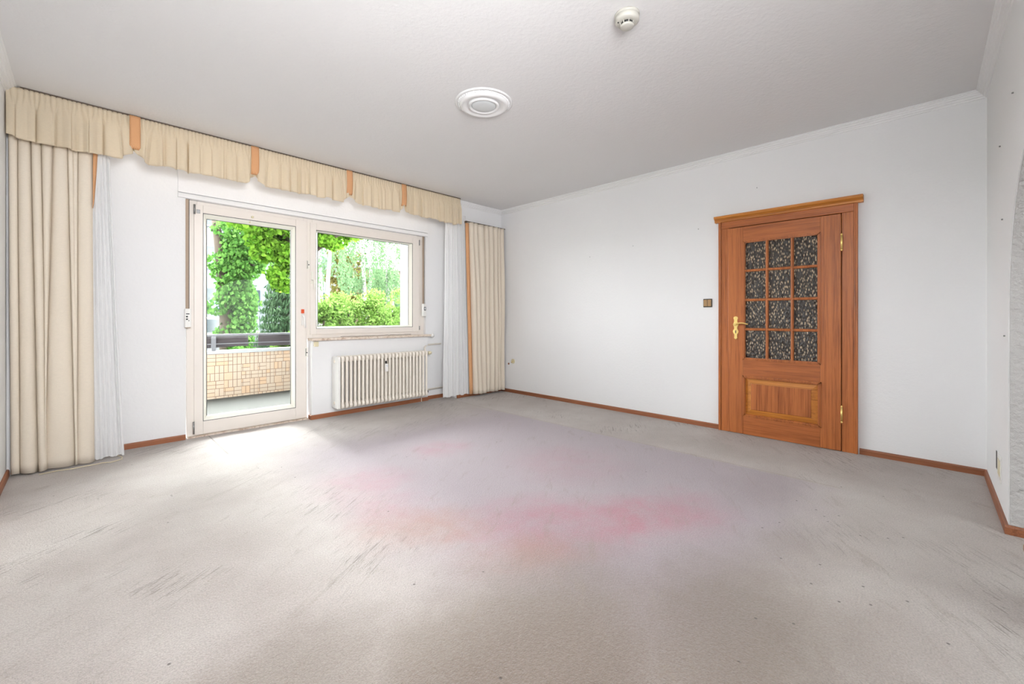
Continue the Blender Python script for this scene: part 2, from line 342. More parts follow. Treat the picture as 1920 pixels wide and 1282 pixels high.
class MB:
    """collects shapes in world metres, links them as one mesh object"""
    def __init__(s): s.v = []; s.f = []; s.sm = []
    def add(s, vs, fs, smooth=False):
        b = len(s.v); s.v += [tuple(q) for q in vs]; s.f += [[b+i for i in f] for f in fs]; s.sm += [smooth]*len(fs); return s
    def box(s, x0, x1, y0, y1, z0, z1):
        vs = [(x, y, z) for x in (x0, x1) for y in (y0, y1) for z in (z0, z1)]
        return s.add(vs, [(0, 1, 3, 2), (4, 6, 7, 5), (0, 4, 5, 1), (2, 3, 7, 6), (0, 2, 6, 4), (1, 5, 7, 3)])
    def prism(s, poly, axis, a, b, smooth=False):
        """poly: 2-D outline; axis x: (y,z), y: (x,z), z: (x,y)"""
        def P(u, v, w): return {'x': (w, u, v), 'y': (u, w, v), 'z': (u, v, w)}[axis]
        n = len(poly); vs = [P(u, v, a) for u, v in poly]+[P(u, v, b) for u, v in poly]
        s.add(vs, [[i, (i+1) % n, n+(i+1) % n, n+i] for i in range(n)], smooth)
        b0 = len(s.v)-2*n; s.f += [[b0+i for i in range(n)], [b0+n+i for i in reversed(range(n))]]; s.sm += [False, False]
        return s
    def tube(s, pts, r, seg=12, caps=True):
        pts = [Vector(p) for p in pts]; n = len(pts); rr = r if isinstance(r, (list, tuple)) else [r]*n
        vs = []; up = Vector((0, 0, 1)); prev = None
        for i, p in enumerate(pts):
            d = (pts[min(i+1, n-1)]-pts[max(i-1, 0)]).normalized()
            if prev is None: a = d.cross(up) if abs(d.z) < 0.95 else d.cross(Vector((1, 0, 0)))
            else: a = prev-d*prev.dot(d)
            a.normalize(); prev = a; b = d.cross(a)
            vs += [p+(a*cos(2*pi*k/seg)+b*sin(2*pi*k/seg))*rr[i] for k in range(seg)]
        fs = [[i*seg+k, i*seg+(k+1) % seg, (i+1)*seg+(k+1) % seg, (i+1)*seg+k] for i in range(n-1) for k in range(seg)]
        s.add(vs, fs, True)
        if caps:
            b0 = len(s.v)-n*seg; s.f += [[b0+k for k in reversed(range(seg))], [b0+(n-1)*seg+k for k in range(seg)]]; s.sm += [False, False]
        return s
    def lathe(s, c, prof, seg=48, axis='z'):
        """prof: (radius, height along axis) list"""
        vs = []
        for r, h in prof:
            for k in range(seg):
                a = 2*pi*k/seg; u, v = r*cos(a), r*sin(a)
                q = {'z': (u, v, h), 'x': (h, u, v), 'y': (u, h, v)}[axis]
                vs.append((c[0]+q[0], c[1]+q[1], c[2]+q[2]))
        n = len(prof)
        s.add(vs, [[i*seg+k, i*seg+(k+1) % seg, (i+1)*seg+(k+1) % seg, (i+1)*seg+k] for i in range(n-1) for k in range(seg)], True)
        b0 = len(s.v)-n*seg
        for i, rev in ((0, True), (n-1, False)):
            if prof[i][0] > 1e-5: s.f.append([b0+i*seg+k for k in (reversed(range(seg)) if rev else range(seg))]); s.sm.append(False)
        return s
    def build(s, name, mat, parent=None, bevel=0.0, label=None):
        m = bpy.data.meshes.new(name)
        org = ORG[parent.name] if parent else Vector((0, 0, 0))
        m.from_pydata([tuple(Vector(q)-org) for q in s.v], [], s.f); m.polygons.foreach_set('use_smooth', s.sm); m.update()
        bm = bmesh.new(); bm.from_mesh(m); bmesh.ops.recalc_face_normals(bm, faces=bm.faces); bm.to_mesh(m); bm.free()
        o = bpy.data.objects.new(name, m); COL.objects.link(o); m.materials.append(M[mat] if isinstance(mat, str) else mat)
        if parent: o.parent = parent
        ORG[o.name] = org
        if bevel:
            b = o.modifiers.new('soft_edges', 'BEVEL'); b.width = bevel; b.segments = 2; b.limit_method = 'ANGLE'
        if label: o['label'] = label
        return o

def struct(name, mb, mat, label, cat, bevel=0.0):
    return tag(mb.build(name, mat, None, bevel), label, cat, kind='structure')

# ---------------------------------------------------------------- room shell
XL, XR, YB, YW, YP, YN = -0.363, 4.292, -0.29, 4.441, 4.60, 4.65
CZ = 2.617
T = 0.25
# carpeted floor (runs on through the arch)
struct('floor', MB().box(XL-T, XR+T, -3.2, YN+.02, -0.12, 0.0), 'carpet', 'worn beige carpet with pink and mauve stains covering the whole floor', 'floor')
struct('ceiling', MB().box(XL-T, XR+T, -3.2, YN+.30, CZ, CZ+.2), 'ceiling', 'white embossed paper ceiling above the whole room', 'ceiling')
struct('wall_left', MB().box(XL-T, XL, YB-.16, YN+.30, 0, CZ), 'wall_smooth', 'white wall at the left behind the long cream drape', 'wall')
# right wall with door opening
OY0, OY1, OZ = 0.44, 1.38, 1.95
mb = MB().box(XR, XR+T, -3.2, OY0, 0, CZ).box(XR, XR+T, OY1, YN+.30, 0, CZ).box(XR, XR+T, OY0, OY1, OZ, CZ)
struct('wall_right', mb, 'wall', 'long white textured wall that holds the oak glazed door', 'wall')
# window wall: recessed field, parapet, stubs
WX0, WX1, WZ = 0.635, 3.125, 2.12
mb = MB()
mb.box(XL, WX0, YN, YN+.30, 0, CZ).box(WX1, XR, YN, YN+.30, 0, CZ).box(WX0, WX1, YN, YN+.30, WZ, CZ)
mb.box(1.684, WX1, YP, YN+.30, 0, 0.826)
mb.box(XL, -0.15, YW, YN, 0, CZ).box(3.47, XR, YW, YN, 0, CZ)
struct('wall_front', mb, 'wall', 'white window wall with a shallow recess around the balcony door and window', 'wall')
# rear wall with arch
AX0, AX1, AS, AH = 1.60, 3.24, 1.10, 0.76
acx, arx = (AX0+AX1)/2, (AX1-AX0)/2
arc = [(acx+arx*cos(pi*k/32), AS+AH*sin(pi*k/32)) for k in range(33)]
TB = 0.16
mb = MB()
mb.box(XL, AX0, YB-TB, YB, 0, CZ).box(AX1, XR, YB-TB, YB, 0, CZ)
for (x0, z0), (x1, z1) in zip(arc[:-1], arc[1:]):
    mb.prism([(x1, z1), (x0, z0), (x0, CZ), (x1, CZ)], 'y', YB-TB, YB)
wallb = struct('wall_back', mb, 'wall', 'white rear wall beside the arched passage, at the right edge of the view', 'wall')
rv = MB()
inner = [(AX1, 0.0)]+arc+[(AX0, 0.0)]; outer = []
for i, (x, z) in enumerate(inner):
    if z <= AS: outer.append((x+(-.012 if x > acx else .012), z))
    else: outer.append((acx+(x-acx)*(1-.012/arx), AS+(z-AS)*(1-.012/AH)))
n = len(inner)
for i in range(n-1):
    a, b, c, d = inner[i], inner[i+1], outer[i+1], outer[i]
    rv.prism([a, b, c, d], 'y', YB-TB-.002, YB-.004)
struct('trim_5', rv, 'rough', 'rough grey plaster lining of the arched passage at the right edge', 'arch lining')
# adjoining room beyond the arch
mb = MB().box(XL-T, XL, -3.2, YB-TB, 0, CZ)
mb.box(AX1+.9, AX1+1.15, -3.2, YB-TB, 0, CZ).box(XL-T, XR+T, -3.4, -3.2, 0, CZ)
struct('wall_adjoining', mb, 'wall', 'white side wall of the adjoining room behind the arch', 'wall')

struct('wall_backing', MB().box(XR+T, XR+T+.1, 0, 2, 0, CZ), 'wall', 'unseen backing wall added behind the oak door', 'wall')  # backing added to keep outside light out of the door gaps
struct('wall_facade', MB().box(-8, 14, YN, YN+.30, CZ+.2, 9).box(-8, XL-T, YN, YN+.30, -1, CZ+.2).box(XR+T, 14, YN, YN+.30, -1, CZ+.2), 'crown', 'unseen outer wall added above and beside the window', 'wall')  # unseen facade added to block sky light over the balcony
# crown mouldings: three-ridge cove
def crown_profile():
    return [(0, 0), (.052, 0), (.052, -.007), (.044, -.010), (.042, -.016), (.034, -.019), (.031, -.028), (.022, -.032), (.019, -.042), (.009, -.046), (.007, -.054), (0, -.056)]
cp = crown_profile()
def crown(name, axis, wall, sgn, a, b, label):
    poly = [(wall+sgn*u, CZ+v) for u, v in cp]
    # profile is (horizontal, z); prism along the run axis
    m = MB().prism(poly, 'x' if axis == 'x' else 'y', a, b)
    struct(name, m, 'crown', label, 'cornice')
crown('trim_1', 'y', XR, -1, YB, YW, 'white stepped cornice along the top of the door wall')
crown('trim_2', 'x', YW, -1, 3.46, XR, 'short white cornice above the right drape, between valance and corner')
crown('trim_3', 'x', YB, 1, XL, XR, 'white stepped cornice at the upper right edge, above the arch wall')
crown('trim_4', 'y', XL, 1, YB, YW, 'white cornice at the upper left edge, beside the valance end')
struct('trim_6', MB().box(4.286, 4.292, YB, YB+.006, 0, CZ), 'crown', 'thin white corner bead between door wall and arch wall', 'corner bead')

# baseboards
BH, BT = .045, .014
def bprof(w, s): return [(w, 0), (w+s*BT, 0), (w+s*BT, BH-.010), (w+s*(BT-.004), BH-.002), (w+s*(BT-.008), BH), (w, BH)]
def base(name, runs, mat, label):
    mb = MB()
    for axis, wl, s, a, b in runs: mb.prism(bprof(wl, s), axis, a, b)
    struct(name, mb, mat, label, 'skirting')
base('baseboard_right', [('y', XR, -1, 1.428, YW), ('y', XR, -1, YB, .378)], 'skirt_y', 'reddish wood skirting along the door wall')
base('baseboard_front', [('x', YN, -1, XL, .632), ('x', YP, -1, 1.672, WX1), ('x', YN, -1, WX1, 3.47), ('x', YW, -1, 3.47, XR), ('y', 1.684, -1, YP-.012, YP+.07)], 'skirt_x', 'reddish wood skirting along the window wall')
base('baseboard_back', [('x', YB, 1, 3.228, XR), ('y', AX1-.012, -1, YB-TB, YB+.014)], 'skirt_x', 'reddish wood skirting around the foot of the arch pier')
base('baseboard_left', [('y', XL, 1, YB, YW)], 'skirt_y', 'pale worn skirting at the foot of the left wall')

# ---------------------------------------------------------------- balcony door + window
FY = 4.69      # face of the fixed frame
SY = 4.678     # face of the sashes
fr = empty('window_1', (2.37, FY, .83), 'wide cream framed casement window above the radiator', 'window', kind='structure')
def ring(mb, x0, x1, z0, z1, wdt, y0, y1, bottom=None):
    bt = wdt if bottom is None else bottom
    mb.box(x0, x0+wdt, y0, y1, z0, z1).box(x1-wdt, x1, y0, y1, z0, z1)
    mb.box(x0+wdt, x1-wdt, y0, y1, z1-wdt, z1).box(x0+wdt, x1-wdt, y0, y1, z0, z0+bt)
m = MB()
m.box(1.668, 1.72, FY, FY+.07, .835, WZ).box(3.03, WX1, FY, FY+.07, .835, WZ).box(1.72, 3.03, FY, FY+.07, 2.07, WZ).box(1.72, 3.03, FY, FY+.07, .835, .905)
m.build('window_frame', 'frame', fr, .003)
def sash(root, x0, x1, z0, z1, bx0, bx1, bz0, bz1, gx0, gx1, gz0, gz1):
    m = MB()
    m.box(x0, bx0, SY, SY+.06, z0, z1).box(bx1, x1, SY, SY+.06, z0, z1)
    m.box(bx0, bx1, SY, SY+.06, bz1, z1).box(bx0, bx1, SY, SY+.06, z0, bz0)
    sh = m.build('sash', 'frame', root, .004)
    # splayed glazing bead
    e = .003; m = MB()
    o = [(bx0+e, bz0+e), (bx1-e, bz0+e), (bx1-e, bz1-e), (bx0+e, bz1-e)]; i = [(gx0, gz0), (gx1, gz0), (gx1, gz1), (gx0, gz1)]
    vs = [(x, SY+.006, z) for x, z in o]+[(x, SY+.048, z) for x, z in i]+[(x, SY+.058, z) for x, z in i]+[(x, SY+.058, z) for x, z in o]
    fs = []
    for k in range(4):
        k2 = (k+1) % 4
        fs += [(k, k2, 4+k2, 4+k), (4+k, 4+k2, 8+k2, 8+k), (8+k, 8+k2, 12+k2, 12+k), (12+k, 12+k2, k2, k)]
    m.add(vs, fs); m.build('glazing_bead', 'frame_white', sh)
    m = MB()
    for a, b, c, d in ((bx0-.001, bx0+e+.001, bz0, bz1), (bx1-e-.001, bx1+.001, bz0, bz1), (bx0, bx1, bz0-.001, bz0+e+.001), (bx0, bx1, bz1-e-.001, bz1+.001)):
        m.box(a, b, SY+.003, SY+.012, c, d)
    for a, b, c, d in ((gx0-.002, gx0+.002, gz0, gz1), (gx1-.002, gx1+.002, gz0, gz1), (gx0, gx1, gz1-.002, gz1+.002)):
        m.box(a, b, SY+.044, SY+.050, c, d)
    m.build('gasket', 'gasket', sh)
    m = MB(); m.box(gx0-.004, gx1+.004, SY+.050, SY+.054, gz0-.004, gz1+.004); m.build('glass', 'glass', sh)
    return sh
ws = sash(fr, 1.695, 3.045, .888, 2.084, 1.758, 2.952, .949, 2.012, 1.790, 2.912, .972, 1.992)
MB().box(1.703, 1.725, SY-.012, SY, 1.43, 1.56).tube([(1.712, SY-.012, 1.47), (1.712, SY-.045, 1.47), (1.718, SY-.05, 1.46), (1.725, SY-.05, 1.37)], .009, 10).build('window_handle', 'frame_white', ws)
MB().tube([(3.048, SY-.004, 2.0), (3.048, SY-.004, 2.07)], .006, 10).tube([(3.048, SY-.004, .91), (3.048, SY-.004, .96)], .006, 10).build('hinge', 'grey_metal', ws)
MB().box(1.662, 1.69, SY-.004, SY+.012, 1.585, 1.675).build('lock_plate', 'frame_white', fr)
MB().box(1.665, 1.668, SY-.007, SY, 1.59, 1.67).tube([(1.678, SY-.008, 1.63), (1.678, SY, 1.63)], .006, 10).build('lock_slot', 'dark', fr)

dr = empty('door_2', (1.17, FY, 0), 'tall glazed cream balcony door with a white handle', 'balcony door', kind='structure')
m = MB()
m.box(.645, .72, FY, FY+.07, 0, WZ).box(1.63, 1.668, FY, FY+.07, 0, WZ).box(.72, 1.63, FY, FY+.07, 2.075, WZ).box(.72, 1.63, FY, FY+.09, 0, .045)
m.build('door_frame', 'frame', dr, .003)
MB().box(.645, 1.668, SY-.03, FY+.08, 0, .012).build('threshold', 'sill', dr)
ds = sash(dr, .697, 1.655, .016, 2.09, .763, 1.552, .132, 2.018, .798, 1.515, .170, 1.976)
MB().box(1.606, 1.630, SY-.010, SY, .99, 1.105).tube([(1.618, SY-.01, 1.085), (1.618, SY-.045, 1.085), (1.622, SY-.05, 1.07), (1.628, SY-.05, .965)], .009, 10).build('door_handle', 'white_plastic', ds, label='white lever handle')
MB().box(1.602, 1.630, SY-.018, SY, 1.115, 1.158).build('handle_tag', 'orange', ds, .003, label='orange plastic lock tag')
MB().tube([(.700, SY-.006, 2.00), (.700, SY-.006, 2.085)], .008, 10).tube([(.694, SY-.006, .03), (.694, SY-.006, .14)], .007, 10).build('hinge', 'grey_metal', ds)
MB().prism([(.715, 2.01), (.742, 2.01), (.742, 2.045), (.715, 2.045)], 'y', SY-.003, SY).build('badge', 'grey_metal', ds, .004, label='small grey metal badge')
MB().lathe((1.155, SY, 2.047), [(.011, 0), (.011, -.012), (.006, -.014), (0, -.014)], 16, 'y').lathe((1.135, SY+.012, 1.995), [(.007, 0), (.007, -.012), (0, -.012)], 16, 'y').build('top_catch', 'old_plastic', ds)
MB().box(1.640, 1.668, SY-.004, SY+.012, .655, .755).build('lock_plate', 'frame_white', dr)
MB().box(1.648, 1.652, SY-.007, SY, .665, .745).tube([(1.660, SY-.008, .70), (1.660, SY, .70)], .006, 10).build('lock_slot', 'dark', dr)
# roller shutter cover above
m = MB().box(.578, 3.15, YN-.012, YN, 2.172, CZ).box(.578, 3.15, YN-.020, YN, 2.166, 2.176).box(.578, 3.15, YN-.014, YN, 2.122, 2.160)
struct('trim_7', m, 'wall', 'flat white shutter box cover above balcony door and window', 'shutter box', .002)
# roller straps in their side grooves + winders
def strap(name, x0, x1, z0, label, wx0, wx1, wz0, wz1, style):
    r = empty(name, ((wx0+wx1)/2, YN, wz0), label, 'blind winder', 'roller blind winders')
    MB().box(x0, x1, YN-.004, YN-.001, wz1-.02, 2.115).build('strap', 'strap', r)
    MB().box(x1, x1+.004, YN-.006, YN-.001, wz1-.01, 2.115).build('groove', 'dark', r)
    MB().box(wx0, wx1, YN-.045, YN-.001, wz0, wz1).build('housing', 'white_plastic', r, .006)
    y = YN-.0465
    if style:
        MB().box(wx0+.008, wx1-.014, y, YN-.044, wz1-.050, wz1-.042).build('slot', 'dark', r)
        MB().lathe((wx0+.014, y+.002, wz1-.070), [(.007, 0), (.007, -.003), (0, -.003)], 14, 'y').lathe((wx0+.014, y+.002, wz1-.092), [(.007, 0), (.007, -.003), (0, -.003)], 14, 'y').lathe((wx1-.018, y+.002, wz1-.105), [(.004, 0), (.004, -.002), (0, -.002)], 12, 'y').build('button', 'dark', r)
        MB().box(wx0+.004, wx1-.006, y+.002, YN-.001, wz0-.006, wz0+.001).build('lower_lip', 'strap', r)
    else:
        MB().box(wx0+.012, wx1-.008, y, YN-.044, wz1-.085, wz1-.040).build('display', 'dark', r)
        MB().box(wx0+.018, wx1-.014, y-.001, y+.001, wz1-.075, wz1-.048).build('lcd', 'lamp_glass', r)
strap('blind_winder', .632, .655, 0, 'white electronic strap winder left of the balcony door', .622, .668, .985, 1.150, True)
strap('blind_winder', 3.075, 3.098, 0, 'white strap winder with small grey display right of the window', 3.060, 3.108, 1.085, 1.245, False)

# sill
t = empty('window_sill', (2.4, 4.60, .85), 'beige marble sill under the wide window, with a curled cable on it', 'window sill')
MB().box(1.672, 3.15, 4.555, 4.69, .826, .852).build('slab', 'sill', t, .003)
MB().box(1.70, 1.745, 4.575, 4.60, .765, .815).build('cable_box', 'old_plastic', t, .004, label='small cream plastic box below the sill')
pts = [(2.0+.9*i/30, 4.625+.02*sin(i*.7), .856+.004*abs(sin(i*1.1))) for i in range(31)]
tag(MB().tube(pts, .0025, 6).build('sill_cable', 'rail'), 'thin brown cable lying along the window sill', 'cable')
pr = empty('vent_cap', (3.19, 4.65, .84), 'round white capped stub on the wall at the right end of the sill', 'pipe stub')
MB().lathe((3.19, 4.65, .835), [(.012, 0), (.012, -.05), (.027, -.05), (.029, -.058), (.027, -.068), (0, -.07)], 24, 'y').build('cap', 'white_plastic', pr)

# ---------------------------------------------------------------- radiator
rad = empty('radiator', (2.45, 4.49, .10), 'cream column radiator on the wall under the window', 'radiator')
RX0, RX1, RZ0, RZ1 = 1.912, 3.01, .10, .655
ns = 24; pitch = (RX1-RX0)/ns
proto = None
for i in range(ns):
    x = RX0+pitch*(i+.5)
    if proto is None:
        m = MB()
        ys = (4.427, 4.549)
        for y in ys:
            m.tube([(x, y, RZ0+.035), (x, y, RZ0+.07), (x, y, RZ1-.07), (x, y, RZ1-.035)], .0135, 10, False)
        for zc, s in ((RZ0, 1), (RZ1, -1)):   # flat rounded headers
            prof = []
            for k in range(9): a = pi/2+pi*k/8; prof.append((4.437+.025*cos(a)*1.0, zc+s*.030+.030*sin(a)))
            for k in range(9): a = -pi/2+pi*k/8; prof.append((4.545+.020*cos(a), zc+s*.030+.030*sin(a)))
            m.prism(prof, 'x', x-.015, x+.015)
            m.tube([(x-.0235, 4.488, zc+s*.032), (x+.0235, 4.488, zc+s*.032)], .020, 12)
        proto = m.build('section', 'radiator', rad, .005)
    else:
        c = proto.copy(); COL.objects.link(c); c.parent = rad; c.location = (pitch*i, 0, 0)
m = MB()
prof = []
for cy, cz, a0 in ((4.425, RZ0+.03, pi), (4.560, RZ0+.03, 1.5*pi), (4.560, RZ1-.03, 0), (4.425, RZ1-.03, .5*pi)):
    for k in range(6):
        a = a0+k*pi/10; rr = .006 if cy < 4.5 else .025
        prof.append((cy+rr*cos(a), cz+.028*sin(a)))
m.prism(prof, 'x', 1.886, 1.908); m.build('end_panel', 'white_plastic', rad, .005, label='smooth white end plate')
for z in (RZ0+.055, RZ1-.055):
    MB().lathe((1.886, 4.52, z), [(.02, .002), (.02, -.004), (.016, -.006), (0, -.006)], 20, 'x').build('plug', 'radiator', rad)
al = MB().box(2.413, 2.447, 4.385, 4.413, .455, .545).build('heat_meter', 'white_plastic', rad, .005, label='white heat cost meter clipped on the front')
MB().box(2.420, 2.440, 4.383, 4.386, .510, .528).build('meter_display', 'lamp_glass', al)
MB().box(2.425, 2.432, 4.395, 4.42, .545, .575).build('meter_clip', 'dark', al)
MB().tube([(3.005, 4.488, .62), (3.05, 4.488, .622)], .011, 12).build('valve_stem', 'grey_metal', rad)
MB().lathe((3.05, 4.488, .622), [(.013, 0), (.021, .005), (.022, .03), (.017, .05), (0, .052)], 20, 'x').build('thermostat_knob', 'old_plastic', rad, label='yellowed thermostat knob')
MB().lathe((3.0, 4.488, .135), [(.014, 0), (.014, .05), (0, .05)], 16, 'x').build('return_fitting', 'rail', rad)
# heating pipes
def arcpts(p0, p1, p2, n=8):
    p0, p1, p2 = map(Vector, (p0, p1, p2)); return [p0*(1-t)**2+p1*2*t*(1-t)+p2*t*t for t in [i/n for i in range(n+1)]]
ph = MB().tube([(3.015, 4.488, .632)]+arcpts((3.03, 4.52, .66), (3.06, 4.60, .70), (3.15, 4.625, .715))+[(3.35, 4.628, .722), (3.60, 4.43, .722)][:1], .011, 12).build('heating_pipe', 'radiator')
tag(ph, 'white pipe bending from the radiator top along the wall to the sheer', 'pipe')
ph = MB().tube([(3.03, 4.49, .135), (3.08, 4.57, .135), (3.12, 4.625, .135), (3.46, 4.628, .138)], .011, 12).tube([(3.02, 4.60, .30), (3.02, 4.585, .0)], .006, 8).build('heating_pipe', 'radiator')
tag(ph, 'white pipe running low along the wall from the radiator foot', 'pipe')

# ---------------------------------------------------------------- drapes
def cloth(x0t, x1t, x0b, x1b, y, zt, zb, folds, amp, nx=None, nz=40, seed=1, top_amp=0.6, fan=0.0, wander=.35, soft=False, ex=.62):
    rnd = random.Random(seed)
    # irregular fold widths
    wd = [rnd.uniform(.45, 1.7) for _ in range(folds)]; tot = sum(wd); edges = [0]
    for q in wd: edges.append(edges[-1]+q/tot)
    am = [rnd.uniform(.65, 1.2) for _ in range(folds+1)]
    ph = [rnd.uniform(-1, 1) for _ in range(folds+1)]
    per = 14; nx = folds*per
    vs = []; fs = []
    for j in range(nz+1):
        t = j/nz; z = zt+(zb-zt)*t
        k = top_amp+(1-top_amp)*min(1, t*3)
        for i in range(nx+1):
            fi = min(i//per, folds-1); lt = (i-fi*per)/per
            u = edges[fi]+(edges[fi+1]-edges[fi])*lt
            a = am[fi]*(1-lt)+am[min(fi+1, folds)]*lt
            sft = (ph[fi]*(1-lt)+ph[min(fi+1, folds)]*lt)*wander/folds*t*(u*(1-u)*4)
            uu = u+sft+.010*sin(2*pi*lt*2)*(1 if folds > 3 else 0)*0
            xx = (x0t+(x1t-x0t)*uu)*(1-t)+(x0b+(x1b-x0b)*uu)*t
            wv = -cos(2*pi*lt) if soft else 2*abs(sin(pi*lt))**ex-1
            xx += (x1t-x0t)/folds*.10*sin(2*pi*lt)*-1
            yy = y-amp*a*k*wv+.006*sin(3*t*pi+fi)
            zz = z+(.006*sin(fi*2.1+lt*3) if j == nz else 0)
            vs.append((xx, yy, zz))
    for j in range(nz):
        for i in range(nx): b = j*(nx+1)+i; fs.append((b, b+1, b+nx+2, b+nx+1))
    m = MB(); m.add(vs, fs, True); return m
def drape_obj(m, name, mat, parent, thick=.0025, label=None):
    o = m.build(name, mat, parent, label=label)
    if mat == 'sheer': return o
    s = o.modifiers.new('cloth_thickness', 'SOLIDIFY'); s.thickness = thick; s.offset = 0
    return o
c = empty('drape', (-.14, 4.385, .02), 'long cream drape hanging in folds beside the left wall', 'curtain', 'cream drapes')
drape_obj(cloth(-.352, .050, -.342, .063, 4.388, 2.50, .016, 8, .026, seed=3, top_amp=.8, wander=1.5, ex=.6), 'fabric', 'drape', c)
tr = MB(); pts = [(.047, 2.5, 0), (.047, 2.2, 0), (.05, 1.9, .0)]
vs = []
for k in range(13):
    t = k/12; z = 2.50-.62*t; wdt = .032*(1-t)**.7
    vs += [(.052, 4.372, z), (.052+wdt, 4.388, z)]
tr.add(vs, [(2*k, 2*k+1, 2*k+3, 2*k+2) for k in range(12)], True)
drape_obj(tr, 'edge_trim', 'tan', c, .003)
SHL = c = empty('sheer_curtain', (.13, 4.40, .03), 'white sheer curtain beside the left drape, flaring to the floor', 'sheer curtain', 'white sheers')
drape_obj(cloth(.02, .134, .035, .223, 4.402, 2.50, .022, 8, .007, seed=5, wander=.2, soft=True), 'fabric', 'sheer', c, .0004)
c = empty('drape', (3.95, 4.37, .03), 'cream drape with a tan edge hanging in the far right corner', 'curtain', 'cream drapes')
drape_obj(cloth(3.61, 4.262, 3.69, 4.262, 4.362, 2.338, .035, 8, .050, seed=11, top_amp=.7, ex=.6), 'fabric', 'drape', c)
vs = []
for k in range(25):
    t = k/24; z = 2.325-2.285*t; x = 3.556+.072*t; 
    vs += [(x, 4.368, z), (x+.030, 4.352, z), (x+.060, 4.366, z)]
tr = MB(); tr.add(vs, [q for k in range(24) for q in ((3*k, 3*k+1, 3*k+4, 3*k+3), (3*k+1, 3*k+2, 3*k+5, 3*k+4))], True)
drape_obj(tr, 'edge_trim', 'tan', c, .003, label='tan braid edge')
MB().box(3.555, 4.286, 4.352, 4.366, 2.340, 2.350).box(3.56, 3.575, 4.352, 4.44, 2.325, 2.350).box(4.22, 4.235, 4.352, 4.44, 2.338, 2.350).build('rail', 'rail', c)
c = empty('sheer_curtain', (3.45, 4.39, .04), 'white sheer curtain between the radiator and the right drape', 'sheer curtain', 'white sheers')
drape_obj(cloth(3.262, 3.60, 3.222, 3.68, 4.398, 2.42, .045, 12, .010, seed=8, wander=.1, soft=True), 'fabric', 'sheer', c, .0004)

# valance
v = empty('curtain_valance', (1.54, 4.36, 2.25), 'cream gathered valance with four tan straps along the whole window wall', 'valance')
VX0, VX1, VY = -.356, 3.435, 4.330
SX = [.278, 1.084, 1.955, 2.600]
rnd = random.Random(4)
nx = 1500; nz = 22
def fnoise(x, s): return mnoise.noise(Vector((x*s, s*1.7, 3.3)))
vs = []
for j in range(nz+1):
    t = j/nz
    for i in range(nx+1):
        x = VX0+(VX1-VX0)*i/nx
        ds_ = min(abs(x-q) for q in SX); near = max(0, 1-ds_/.10)**1.5 if ds_ < .10 else 0
        edge = max(0, 1-ds_/.30)
        ztop = CZ-.012; zbot = 2.266-.012*fnoise(x, 5)-.020*fnoise(x, 14)+.095*near
        z = ztop+(zbot-ztop)*t
        fine = .010*abs(sin(pi*x/.026+2*fnoise(x, 9)))**.6
        tb = max(0, min(1, (t-.14)/.25))
        pz = x/.105+1.3*fnoise(x, 3.1); big = .034*(abs(sin(pi*pz))**.7-.5)*(1+.6*fnoise(x, 6))+.013*abs(sin(pi*x/.047+5*fnoise(x, 4.1)))
        y = VY-(.006+fine*(1-tb)+big*tb*(.45+.55*t))-.014*tb+.03*near*t
        xs = x
        if ds_ < .12:   # cloth is pulled towards the strap foot
            q = min(SX, key=lambda k: abs(x-k)); xs = x+(q-x)*.25*t
        vs.append((xs+.010*tb*sin(2*pi*x/.083+1.2+4*fnoise(x, 2.7)), y, z))
fs = [(j*(nx+1)+i, j*(nx+1)+i+1, (j+1)*(nx+1)+i+1, (j+1)*(nx+1)+i) for j in range(nz) for i in range(nx)]
m = MB(); m.add(vs, fs, True); drape_obj(m, 'gathered_cloth', 'valance', v, .002)
for q in SX:
    m = MB(); vs = []
    for k in range(13):
        t = k/12; z = CZ-.010-.250*t; y = VY-.028-.010*sin(pi*t)
        if k == 12: y += .012
        for u in (-1, -.5, 0, .5, 1): vs.append((q+u*.031, y+.004*abs(u)**3, z))
    m.add(vs, [(5*k+a, 5*k+a+1, 5*k+a+6, 5*k+a+5) for k in range(12) for a in range(4)], True)
    drape_obj(m, 'strap', 'tan', v, .004, label='tan braided strap')
MB().box(VX0+.06, VX1+.004, VY-.012, VY+.006, CZ-.014, CZ-.001).build('track', 'rail', v)
MB().box(3.42, 3.485, 4.39, 4.435, 2.372, 2.388).box(3.425, 3.48, 4.395, 4.435, 2.31, 2.372).build('rail_end', 'tan', v)
MB().tube([(-.21, 4.31, .006), (-.12, 4.325, .006), (-.05, 4.305, .006), (.0, 4.315, .006), (.06, 4.31, .006), (.10, 4.325, .006), (.15, 4.295, .006), (.205, 4.33, .007), (.21, 4.37, .010), (.185, 4.395, .025)], .0028, 6).build('pull_cord', 'cord', SHL, label='cream pull cord looping on the carpet')

# ---------------------------------------------------------------- oak door
d = empty('door_1', (XR, .91, 0), 'orange oak door with twelve textured brown panes and brass handle', 'door', kind='structure')
FX = XR-.030
m = MB()
def vrun(m, y0, y1, z0, z1, xa, xb): m.box(xa, xb, y0, y1, z0, z1)
